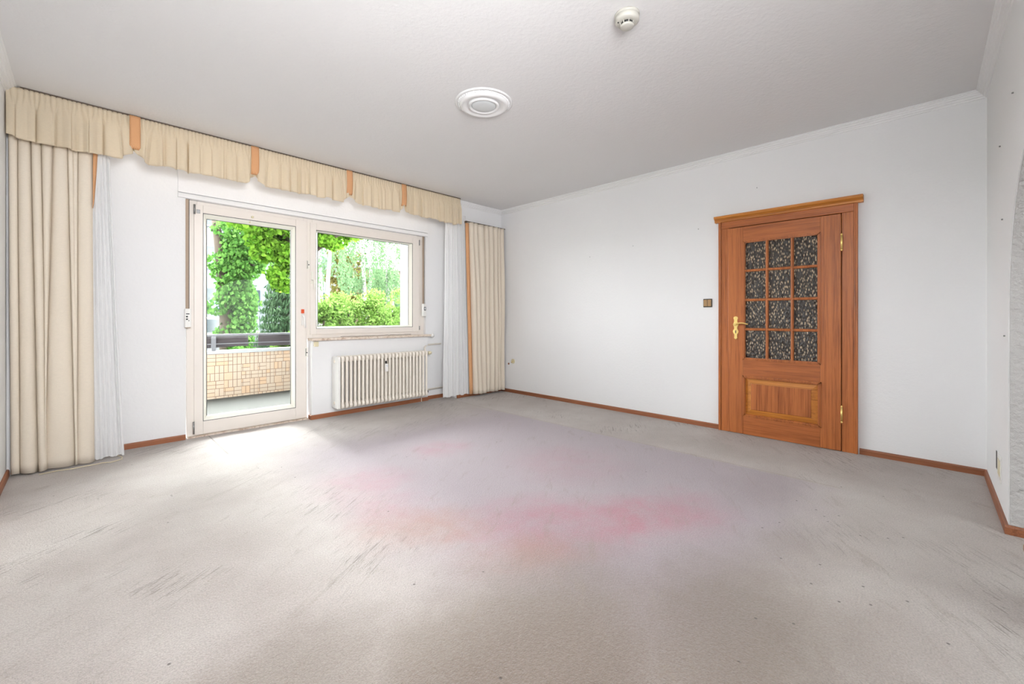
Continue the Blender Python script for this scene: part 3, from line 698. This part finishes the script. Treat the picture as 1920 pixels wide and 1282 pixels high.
# architrave: flat board plus outer fillet
m.box(FX, XR+.02, 1.334, 1.398, 0, 1.911).box(FX-.008, XR+.0, 1.398, 1.420, 0, 1.975)
m.box(FX, XR+.02, .410, .487, 0, 1.911).box(FX-.008, XR, .386, .398, 0, 1.975).box(FX-.004, XR, .398, .410, 0, 1.975)
m.box(FX-.004, XR, 1.325, 1.336, 0, 1.91)
m.build('door_frame', 'oak_v', d, .003)
MB().box(FX, XR+.02, .410, 1.398, 1.912, 1.976).build('head_board', 'oak_h', d, .003)
co = [(XR, 1.975), (FX-.012, 1.975), (FX-.014, 1.990), (FX-.022, 2.000), (FX-.036, 2.008), (FX-.040, 2.016), (FX-.040, 2.030), (XR, 2.034)]
MB().prism([(a, b) for a, b in co], 'y', .352, 1.452).build('cornice', 'oak_gold', d, .002)
LX = XR-.040   # face of the leaf
lf = MB().box(LX, LX+.04, 1.203, 1.334, .004, 1.905).box(LX, LX+.04, .490, .626, .004, 1.905)
lf = lf.build('door_leaf', 'oak_v', d, .003)
MB().box(LX, LX+.04, .626, 1.203, 1.772, 1.905).box(LX, LX+.04, .626, 1.203, .535, .688).box(LX, LX+.04, .626, 1.203, .004, .172).build('cross_rail', 'oak_h', lf, .001)
def mould(m, y0, y1, z0, z1, wd, h):
    e = wd
    def bar(a, b): m.add(a+b, [(0, 1, 2, 3), (4, 7, 6, 5), (0, 4, 5, 1), (1, 5, 6, 2), (2, 6, 7, 3), (3, 7, 4, 0)])
    for k in range(3):
        o = k*e/3; hh = (.6, 1.0, .35)[k]*h
        m.box(LX-hh, LX+.02, y0+o, y0+o+e/3, z0+o, z1-o).box(LX-hh, LX+.02, y1-o-e/3, y1-o, z0+o, z1-o)
        m.box(LX-hh, LX+.02, y0+o, y1-o, z0+o, z0+o+e/3).box(LX-hh, LX+.02, y0+o, y1-o, z1-o-e/3, z1-o)
m = MB(); mould(m, .622, 1.207, .684, 1.776, .022, .012)
for y in (.822, 1.012): m.prism([(LX+.012, y-.013), (LX-.002, y-.009), (LX-.006, y-.003), (LX-.006, y+.003), (LX-.002, y+.009), (LX+.012, y+.013)], 'z', .70, 1.76)
for z in (.965, 1.232, 1.500): m.prism([(LX+.012, z-.013), (LX-.002, z-.009), (LX-.0055, z-.003), (LX-.0055, z+.003), (LX-.002, z+.009), (LX+.012, z+.013)], 'y', .64, 1.19)
m.build('glazing_bars', 'oak_v', lf)
MB().box(LX+.010, LX+.016, .63, 1.20, .69, 1.772).build('textured_glass', 'ornament', lf, label='dark hammered ornamental glass')
m = MB(); mould(m, .618, 1.209, .166, .541, .024, .014); m.build('panel_moulding', 'oak_v', lf)
def frust(mat, name, y0, y1, z0, z1, i, xo, xi):
    m = MB(); o = [(y0, z0), (y1, z0), (y1, z1), (y0, z1)]; q = [(y0+i, z0+i), (y1-i, z0+i), (y1-i, z1-i), (y0+i, z1-i)]
    m.add([(xo, a, b) for a, b in o]+[(xi, a, b) for a, b in q], [(k, (k+1) % 4, 4+(k+1) % 4, 4+k) for k in range(4)]); return m
frust('oak_gold', '', .640, 1.187, .188, .519, .048, LX+.016, LX+.004).build('panel_bevel', 'oak_gold', lf)
MB().box(LX-.004, LX+.012, .688, 1.139, .236, .471).build('raised_panel', 'oak_v', lf, .004)
# brass fittings
for z in (1.675, .30):
    MB().tube([(LX-.006, .485, z-.055), (LX-.006, .485, z+.055)], .0075, 12).lathe((LX-.006, .485, z+.055), [(.005, 0), (.008, .006), (.004, .014), (0, .018)], 12).lathe((LX-.006, .485, z-.055), [(.005, 0), (.008, -.006), (.004, -.014), (0, -.018)], 12).build('hinge', 'brass', d, label='brass hinge')
cyy, czz = 1.265, .975
half = [(.000, .108), (.010, .106), (.018, .098), (.019, .088), (.014, .078), (.013, .060), (.018, .044), (.024, .036), (.020, .022), (.013, .008), (.013, -.010), (.020, -.020), (.024, -.034), (.020, -.048), (.012, -.058), (.011, -.078), (.014, -.088), (.010, -.100), (0, -.106)]
poly = [(cyy+a, czz+b) for a, b in half]+[(cyy-a, czz+b) for a, b in reversed(half[1:-1])]
hp = MB().prism(poly, 'x', LX-.006, LX).build('handle_plate', 'brass', lf, .0015, label='curved brass handle plate')
MB().tube([(LX-.004, cyy, czz+.035), (LX-.040, cyy, czz+.035)]+arcpts((LX-.050, cyy-.01, czz+.034), (LX-.060, cyy-.06, czz+.060), (LX-.052, cyy-.115, czz+.034), 10), [.010, .008]+[.0075-.0002*k for k in range(11)], 12).build('lever', 'brass', lf, label='brass door lever')
MB().prism([(cyy-.004, czz-.048), (cyy+.004, czz-.048), (cyy+.003, czz-.034), (cyy+.005, czz-.026), (cyy, czz-.022), (cyy-.005, czz-.026), (cyy-.003, czz-.034)], 'x', LX-.0068, LX-.005).build('keyhole', 'dark', lf)

# ---------------------------------------------------------------- switch, sockets and marks
s = empty('light_switch', (XR, 1.53, 1.21), 'small bronze double light switch on the wall left of the oak door', 'switch')
MB().box(XR-.010, XR, 1.487, 1.571, 1.172, 1.254).build('plate', 'sw_plate', s, .004)
for y0 in (1.496, 1.533): MB().box(XR-.015, XR-.008, y0, y0+.032, 1.182, 1.245).build('rocker', 'sw_rocker', s, .002)
s = empty('wall_outlet', (XR, 4.20, .45), 'round yellowed aerial outlet on the wall right of the far drape', 'outlet')
MB().lathe((XR, 4.196, .447), [(.034, 0), (.034, -.008), (.024, -.012), (.022, -.006), (0, -.006)], 24, 'x').build('ring', 'old_plastic', s)
MB().tube([(XR, 4.196, .447), (XR-.02, 4.20, .44), (XR-.026, 4.215, .425)], .004, 8).build('wire', 'brassk', s)
s = MB().lathe((XR, 4.285, .405), [(.014, 0), (.012, -.008), (0, -.010)], 16, 'x').build('wall_plug', 'skirt_x')
tag(s, 'tiny pinkish wall plug just left of the round outlet', 'wall plug')
s = empty('blank_outlet', (3.62, YB, .20), 'open white outlet box low on the arch pier wall', 'outlet')
MB().box(3.50, 3.66, YB, YB+.004, .170, .310).build('cover_plate', 'white_plastic', s, .002)
MB().box(3.69, 3.74, YB, YB+.002, .200, .300).build('broken_plaster', 'concrete', s)
MB().box(3.53, 3.62, YB+.004, YB+.006, .200, .285).build('insert', 'old_plastic', s)
k = 0
for (y, z) in ((2.33, 1.866), (2.90, 1.80), (1.10, 2.25), (1.62, 1.95)):
    tag(MB().lathe((XR, y, z), [(.0035, 0), (.0035, -.006), (0, -.007)], 8, 'x').build('nail', 'grey_metal'), ['small nail high on the door wall, left of the middle', 'small nail on the door wall furthest towards the window', 'small nail in the wall just above the oak door', 'small nail above the light switch'][k], 'nail', 'nails in the door wall'); k += 1
for k, (x, z) in enumerate(((3.06, 2.13), (3.55, 2.02), (3.45, 1.60), (3.36, .98))):
    tag(MB().lathe((x, YB, z), [(.004, 0), (.004, .006), (0, .007)], 8, 'y').build('nail', 'grey_metal'), ['highest small nail on the arch wall, near the cornice', 'second nail from the top on the arch wall', 'small nail on the arch wall beside the arch shoulder', 'lowest small nail on the arch wall, beside the jamb'][k], 'nail', 'nails in the arch wall')

# ceiling rosette with lamp
r = empty('ceiling_light', (2.02, 2.27, CZ), 'round white ceiling rosette with a flush glass lamp in its centre', 'ceiling light')
cc = (2.02, 2.27, CZ)
MB().lathe(cc, [(.205, 0), (.205, -.006), (.198, -.010), (.192, -.010), (.188, -.006), (.182, -.008), (.176, -.020), (.165, -.030), (.150, -.032), (.132, -.026), (.118, -.018), (.108, -.018)], 72).build('rosette', 'crown', r)
m = MB()
for k in range(60):
    a = 2*pi*k/60; m.lathe((cc[0]+.181*cos(a), cc[1]+.181*sin(a), CZ-.012), [(0, .004), (.005, .002), (.006, -.002), (.004, -.006), (0, -.007)], 8)
m.build('beading', 'crown', r)
MB().lathe(cc, [(.110, -.016), (.110, -.028), (.104, -.034), (.094, -.032), (.088, -.024)], 64).build('lamp_rim', 'crown', r)
MB().lathe(cc, [(.090, -.024), (.080, -.030), (.05, -.033), (0, -.034)], 64).build('lamp_glass', 'lamp_glass', r)
# smoke detector
s = empty('smoke_detector', (1.945, 1.09, CZ), 'round ivory smoke detector on the ceiling near the upper edge', 'smoke detector')
cs = (1.945, 1.090, CZ)
MB().lathe(cs, [(.062, 0), (.062, -.008), (.056, -.010), (.059, -.012), (.060, -.032), (.052, -.040), (.036, -.042)], 48).build('base', 'detector', s)
MB().lathe(cs, [(.030, -.040), (.030, -.052), (0, -.052)], 32).build('sensing_chamber', 'dark', s)
m = MB()
for k in range(8):
    a = 2*pi*k/8; m.tube([(cs[0]+.036*cos(a), cs[1]+.036*sin(a), CZ-.040), (cs[0]+.031*cos(a), cs[1]+.031*sin(a), CZ-.056)], .0028, 6)
m.build('cage', 'detector', s)
MB().lathe(cs, [(.034, -.054), (.034, -.060), (.026, -.064), (0, -.065)], 32).build('cap', 'detector', s)
MB().lathe((cs[0]-.035, cs[1]+.030, CZ), [(.004, -.040), (.004, -.0425), (0, -.043)], 10).build('indicator', 'dark', s)

# small wooden footstool just inside the right edge
fs_ = empty('footstool', (2.39, -.415, 0), 'low brown wooden footstool cut off by the right edge', 'stool')
MB().box(2.30, 2.52, -.47, -.262, .185, .215).build('seat', 'skirt_x', fs_, .006)
for a, b in ((2.315, -.280), (2.50, -.280), (2.315, -.45), (2.50, -.45)):
    MB().tube([(a, b, 0), (a*.97+2.41*.03, b*.97-.365*.03, .19)], [.013, .017], 12).build('leg', 'skirt_x', fs_)

# ---------------------------------------------------------------- balcony
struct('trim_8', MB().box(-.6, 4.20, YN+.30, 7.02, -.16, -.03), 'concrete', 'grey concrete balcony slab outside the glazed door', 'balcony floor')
struct('wall_balcony', MB().box(4.16, 4.34, YN+.30, 7.02, -.16, 2.75), 'facade_b' if 'facade_b' in M else 'cap', 'pale side wall closing the balcony at the right', 'wall')
struct('trim_9', MB().box(-1.4, 4.34, YN+.30, 7.02, 2.62, 2.80), 'cap', 'unseen slab added over the balcony to shade the parapet', 'shading slab')  # out-of-view slab added to keep sky light off the parapet
bp = empty('balcony_parapet', (1.8, 6.9, -.03), 'low balcony parapet clad in beige mosaic tiles with a concrete coping', 'parapet')
MB().box(-.6, 4.16, 6.86, 6.98, -.03, .575).build('tiled_wall', 'tiles', bp)
MB().box(-.6, 4.16, 6.83, 7.01, .575, .615).build('coping', 'cap', bp, .004)
br = empty('balcony_railing', (1.8, 6.92, .615), 'grey metal railing on the balcony parapet', 'railing')
MB().box(-.6, 4.16, 6.90, 6.94, .812, .840).build('top_rail', 'railing', br, .003)
MB().box(-.6, 4.16, 6.91, 6.93, .700, .712).build('lower_rail', 'railing', br)
for x in (-.2, 1.22, 2.64, 4.05): MB().box(x, x+.05, 6.90, 6.94, .615, .815).build('post', 'railing', br)
def screen(x0, x1, label):
    nxx = 40; vs = []; 
    for i in range(nxx+1):
        x = x0+(x1-x0)*i/nxx; y = 6.955+.006*sin(x*14)
        vs += [(x, y, .825), (x, y+.004*sin(x*9), .655+.008*sin(x*5))]
    m = MB(); m.add(vs, [(2*i, 2*i+1, 2*i+3, 2*i+2) for i in range(nxx)], True)
    o = drape_obj(m, 'privacy_screen', 'privacy', None, .003); tag(o, label, 'privacy screen', 'railing screens')
screen(-.5, 1.665, 'dark brown fabric screen on the railing, left of the gap')
screen(1.79, 4.10, 'dark brown fabric screen on the railing, right of the gap')

# ---------------------------------------------------------------- outdoors
GZ = -.40
struct('ground', MB().box(-40, 80, 7.1, 120, GZ-.3, GZ), 'grass', 'lawn outside beyond the balcony', 'ground')
struct('street', MB().box(-40, 80, 14.2, 19.5, GZ-.01, GZ+.015), 'asphalt', 'street beyond the trees', 'street')

def leaves(blobs, size, seed, droop=0.0, shape=(1, 1), up=0.3):
    rnd = random.Random(seed); vs = []; fs = []
    for (cx, cy, cz, rx, ry, rz, n) in blobs:
        for _ in range(n):
            while True:
                a, b, c = rnd.uniform(-1, 1), rnd.uniform(-1, 1), rnd.uniform(-1, 1)
                l = a*a+b*b+c*c
                if .05 < l < 1: break
            l = sqrt(l); k = (l**.45)/l*rnd.uniform(.86, 1.08)
            p = Vector((cx+a*k*rx, cy+b*k*ry, cz+c*k*rz))
            d = Vector((rnd.gauss(0, 1), rnd.gauss(0, 1), rnd.gauss(0, 1)-droop*3)).normalized()
            nrm = Vector((a+rnd.gauss(0, .6), b+rnd.gauss(0, .6), c+up+rnd.gauss(0, .6)))
            s_ = d.cross(nrm)
            if s_.length < 1e-3: continue
            s_.normalize(); sz = size*rnd.uniform(.6, 1.3); d = d*sz*shape[1]; s_ = s_*sz*.45*shape[0]
            b0 = len(vs); f = nrm.normalized()*sz*.12
            vs += [p-d*.5, p+s_-f+d*.05, p+d*.5, p-s_-f+d*.05]; fs += [(b0, b0+1, b0+2), (b0, b0+2, b0+3)]
    return vs, fs
def fol(parent, blobs, size, seed, mat, name='foliage', **kw):
    vs, fs = leaves(blobs, size, seed, **kw)
    me = bpy.data.meshes.new(name); org = ORG[parent.name]
    me.from_pydata([tuple(v-org) for v in vs], [], fs); me.materials.append(M[mat]); me.update()
    o = bpy.data.objects.new(name, me); COL.objects.link(o); o.parent = parent; ORG[o.name] = org; return o
def blobfill(rnd, x, y, z, rx, ry, rz, k, r, n):
    out = []
    for _ in range(k):
        while True:
            a, b, c = rnd.uniform(-1, 1), rnd.uniform(-1, 1), rnd.uniform(-1, 1)
            if a*a+b*b+c*c < 1: break
        q = rnd.uniform(.7, 1.3); out.append((x+a*rx, y+b*ry, z+c*rz, r*q, r*q, r*q*.8, n))
    return out
R_ = random.Random(21)
# ivy-clad tree left of the door view
t = empty('ivy_tree', (2.30, 11.0, GZ), 'tree trunk wrapped in thick dark ivy, left in the balcony door view', 'tree', 'trees outside')
MB().tube([(2.25, 11, GZ), (2.20, 11, 1.2), (2.08, 11, 2.6), (2.0, 11, 3.3)], [.16, .12, .09, .07], 14).build('trunk', 'bark', t)
MB().tube([(2.45, 11.2, GZ), (2.5, 11.2, 1.2), (2.75, 11.2, 2.6), (2.85, 11.2, 3.3)], [.16, .14, .12, .10], 12).build('limb', 'bark', t)
bl = []
for i in range(22):
    z = GZ+.15+i*.165; wv = .42+.10*sin(i*1.3)+(.20 if z > 2.3 else 0)
    bl.append((2.45+.06*sin(i*.9)+max(0, z-1.6)*.16, 11+.05*cos(i), z, wv*.85, .42, .20, 330))
for i in range(8): bl.append((2.05+R_.uniform(-.12, .35), 10.85, 1.3+i*.24, .26, .32, .2, 170))
fol(t, bl, .085, 1, 'ivy', droop=.5)
# maple: trunk hidden behind the post between door and window
t = empty('maple_tree', (3.42, 9.6, GZ), 'bright yellow-green leafy tree reaching over both the door and window view', 'tree', 'trees outside')
MB().tube([(3.36, 9.6, GZ), (3.38, 9.6, 1.5), (3.42, 9.6, 2.6), (3.44, 9.6, 3.2)], [.10, .09, .08, .06], 12).tube([(3.40, 9.6, 2.2), (2.9, 9.4, 2.75), (2.3, 9.2, 3.0)], [.05, .035, .02], 8).tube([(3.42, 9.6, 2.4), (4.0, 9.4, 2.9), (4.5, 9.2, 3.1)], [.05, .035, .02], 8).build('trunk', 'bark', t)
bl = blobfill(R_, 3.1, 9.6, 3.05, 1.5, .8, .30, 22, .30, 110)+blobfill(R_, 2.75, 9.5, 2.55, .62, .4, .32, 12, .22, 80)+blobfill(R_, 2.95, 9.6, 2.0, .22, .3, .45, 6, .18, 60)+blobfill(R_, 3.85, 9.4, 2.75, .28, .3, .22, 6, .18, 60)
fol(t, [q[:6]+(q[6]*2,) for q in bl], .085, 2, 'maple', droop=.3, shape=(1.5, 1))
# conifer
t = empty('cedar_tree', (4.35, 14.0, GZ), 'grey-green drooping conifer right in the balcony door view', 'tree', 'trees outside')
MB().tube([(4.35, 14, GZ), (4.35, 14, 4.2)], [.13, .03], 10).build('trunk', 'bark', t)
bl = []
for i in range(17):
    z = GZ+.3+i*.235; rad_ = .95*(1-i/20)
    for k in range(7):
        a = k*2*pi/7+i*.8; bl.append((4.35+rad_*.62*cos(a), 14+rad_*.62*sin(a), z-.06, rad_*.42, rad_*.42, .10, 95))
fol(t, bl, .11, 3, 'conifer', droop=.9, shape=(.45, 1.5))
# shrubs along the lawn
for i, (x, y, r, h) in enumerate(((4.75, 12.2, .75, 2.35), (5.6, 12.5, .85, 2.5), (6.5, 12.4, .85, 2.45), (7.4, 12.6, .9, 2.6), (8.6, 13.5, 1.0, 2.6), (2.9, 13.2, .5, 1.1), (3.9, 12.6, .45, 1.15))):
    t = empty('shrub', (x, y, GZ), ['lime green shrub at the left foot of the window view', 'second lime shrub from the left in the window view', 'third lime shrub from the left in the window view', 'fourth lime shrub, before the birch trunks', 'lime shrub furthest right in the window view', 'low shrub behind the ivy tree foot', 'low shrub in front of the conifer foot'][i], 'shrub', 'shrubs outside')
    MB().tube([(x, y, GZ), (x+.05, y, GZ+h*.7)], [.05, .02], 8).tube([(x, y, GZ+.2), (x-.35, y-.1, GZ+h*.7)], [.035, .012], 8).tube([(x, y, GZ+.2), (x+.38, y+.1, GZ+h*.75)], [.035, .012], 8).build('stem', 'bark', t)
    bl = blobfill(R_, x, y, GZ+h*.5, r*.7, r*.6, h*.42, 30, r*.34, 130)
    fol(t, bl, .085, 30+i, 'shrub', shape=(.8, 1.1))
# birches
for i, (x, y, h, wd, sd) in enumerate(((7.0, 18.0, 7.0, 1.5, 5), (10.15, 20.5, 7.4, 1.7, 6), (12.6, 22.5, 6.0, 1.5, 7))):
    t = empty('birch_tree', (x, y, GZ), ['pale weeping birch at the left of the window view', 'birch with two white trunks in the middle of the window view', 'pale birch near the right edge of the window view'][i], 'tree', 'trees outside')
    MB().tube([(x, y, GZ), (x-.1, y, h*.45), (x-.35, y, h)], [.13, .09, .03], 10).tube([(x+.1, y, GZ), (x+.25, y, h*.4), (x+.55, y, h*.95)], [.11, .08, .03], 10).build('trunk', 'birch_bark', t)
    bl = []
    for k in range(120):
        a = R_.uniform(0, 2*pi); q = sqrt(R_.random())*wd; zt = R_.uniform(h*.33, h*1.0)
        bl.append((x+q*cos(a), y+q*sin(a), zt, .16, .16, R_.uniform(.35, .7), 75))
    fol(t, bl, .085, 40+i, 'birch', droop=1.2, shape=(.8, 1.1))
# bronze-leaved tree
t = empty('bronze_tree', (11.2, 25.0, GZ), 'bronze and olive leaved tree behind the shrubs in the window view', 'tree', 'trees outside')
MB().tube([(11.2, 25, GZ), (11.3, 25, 3), (11.6, 25, 5.2)], [.16, .12, .05], 10).tube([(11.25, 25, 2), (10.6, 25, 4), (10.4, 25, 5)], [.09, .06, .03], 8).build('trunk', 'bark', t)
fol(t, blobfill(R_, 11.2, 25, 3.6, 1.0, 1.0, 2.1, 40, .42, 110), .14, 60, 'autumn')
for i, (x, y, h) in enumerate(((14.6, 27, 4.6), (17.5, 29, 5.0), (20.5, 30, 5.2))):
    t = empty('distant_tree', (x, y, GZ), ['leafy green tree far behind the birch trunks', 'leafy tree before the peach house', 'leafy tree far right behind the birches'][i], 'tree', 'trees outside')
    MB().tube([(x, y, GZ), (x, y, h*.7)], [.15, .05], 8).build('trunk', 'bark', t)
    fol(t, blobfill(R_, x, y, h*.5, 1.3, 1.0, h*.42, 34, .5, 90), .15, 70+i, 'birch')
# houses
b = empty('apartment_building', (8.5, 34, GZ), 'pale grey apartment block seen behind the birch and the ivy tree', 'building')
MB().box(4.0, 13.9, 33.0, 41, GZ, 11).build('walls', 'facade', b)
for fz in (1.6, 4.3, 7.0):
    for x in (5.0, 7.4, 9.8, 12.0):
        wn = MB().box(x, x+1.2, 32.95, 33.02, fz, fz+1.3).build('window', 'dark_glass', b)
        MB().box(x-.08, x+1.28, 32.90, 32.96, fz-.1, fz).build('sill', 'cap', wn)
MB().box(3.8, 14.1, 32.7, 41.2, 11, 11.3).build('roof', 'roof', b)
b = empty('peach_house', (22, 40, GZ), 'peach coloured house low behind the trees at the right', 'building')
MB().box(17.5, 27, 36.0, 44, GZ, 5.4).build('walls', 'facade_peach', b)
MB().prism([(35.4, 5.4), (44.6, 5.4), (40, 7.0)], 'x', 17.2, 27.3).build('roof', 'roof', b)
for x in (18.4, 20.6, 22.8): MB().box(x, x+1.1, 35.95, 36.02, 2.6, 4.0).build('window', 'dark_glass', b)
# parked car
c = empty('car', (3.6, 16.4, GZ), 'white car parked behind the ivy tree', 'car')
side = [(1.5, .30), (1.45, .62), (1.62, .86), (2.30, .98), (2.85, 1.40), (3.35, 1.47), (4.25, 1.44), (4.75, 1.05), (5.45, .92), (5.70, .70), (5.72, .32)]
off = -1.0
body = [(x+off, z+GZ) for x, z in side]
MB().prism(body, 'y', 15.6, 17.2).build('body', 'car_white', c, .06)
gl = [(2.42, 1.00), (2.90, 1.36), (3.36, 1.41), (4.18, 1.38), (4.62, 1.02)]
MB().prism([(x+off, z+GZ) for x, z in gl], 'y', 15.585, 17.215).build('side_windows', 'dark_glass', c)
MB().box(3.42+off, 3.50+off, 15.57, 15.60, 1.00+GZ, 1.41+GZ).build('pillar', 'car_white', c)
for x in (2.25, 4.85):
    for y in (15.58, 17.05): MB().lathe((x+off, y, GZ+.33), [(0, 0), (.32, 0), (.32, .18), (0, .18)], 28, 'y').build('wheel', 'tyre', c)
a = empty('blue_awning', (3.2, 20.5, GZ), 'blue awning on posts far left in the door view', 'awning')
MB().prism([(20.0, 1.35), (21.2, 1.7), (21.2, 1.75), (20.0, 1.42)], 'x', 3.2, 4.0).build('canopy', 'blue', a)
MB().box(3.25, 3.31, 20.1, 20.16, GZ, 1.4).box(3.9, 3.96, 20.1, 20.16, GZ, 1.4).build('post', 'railing', a)
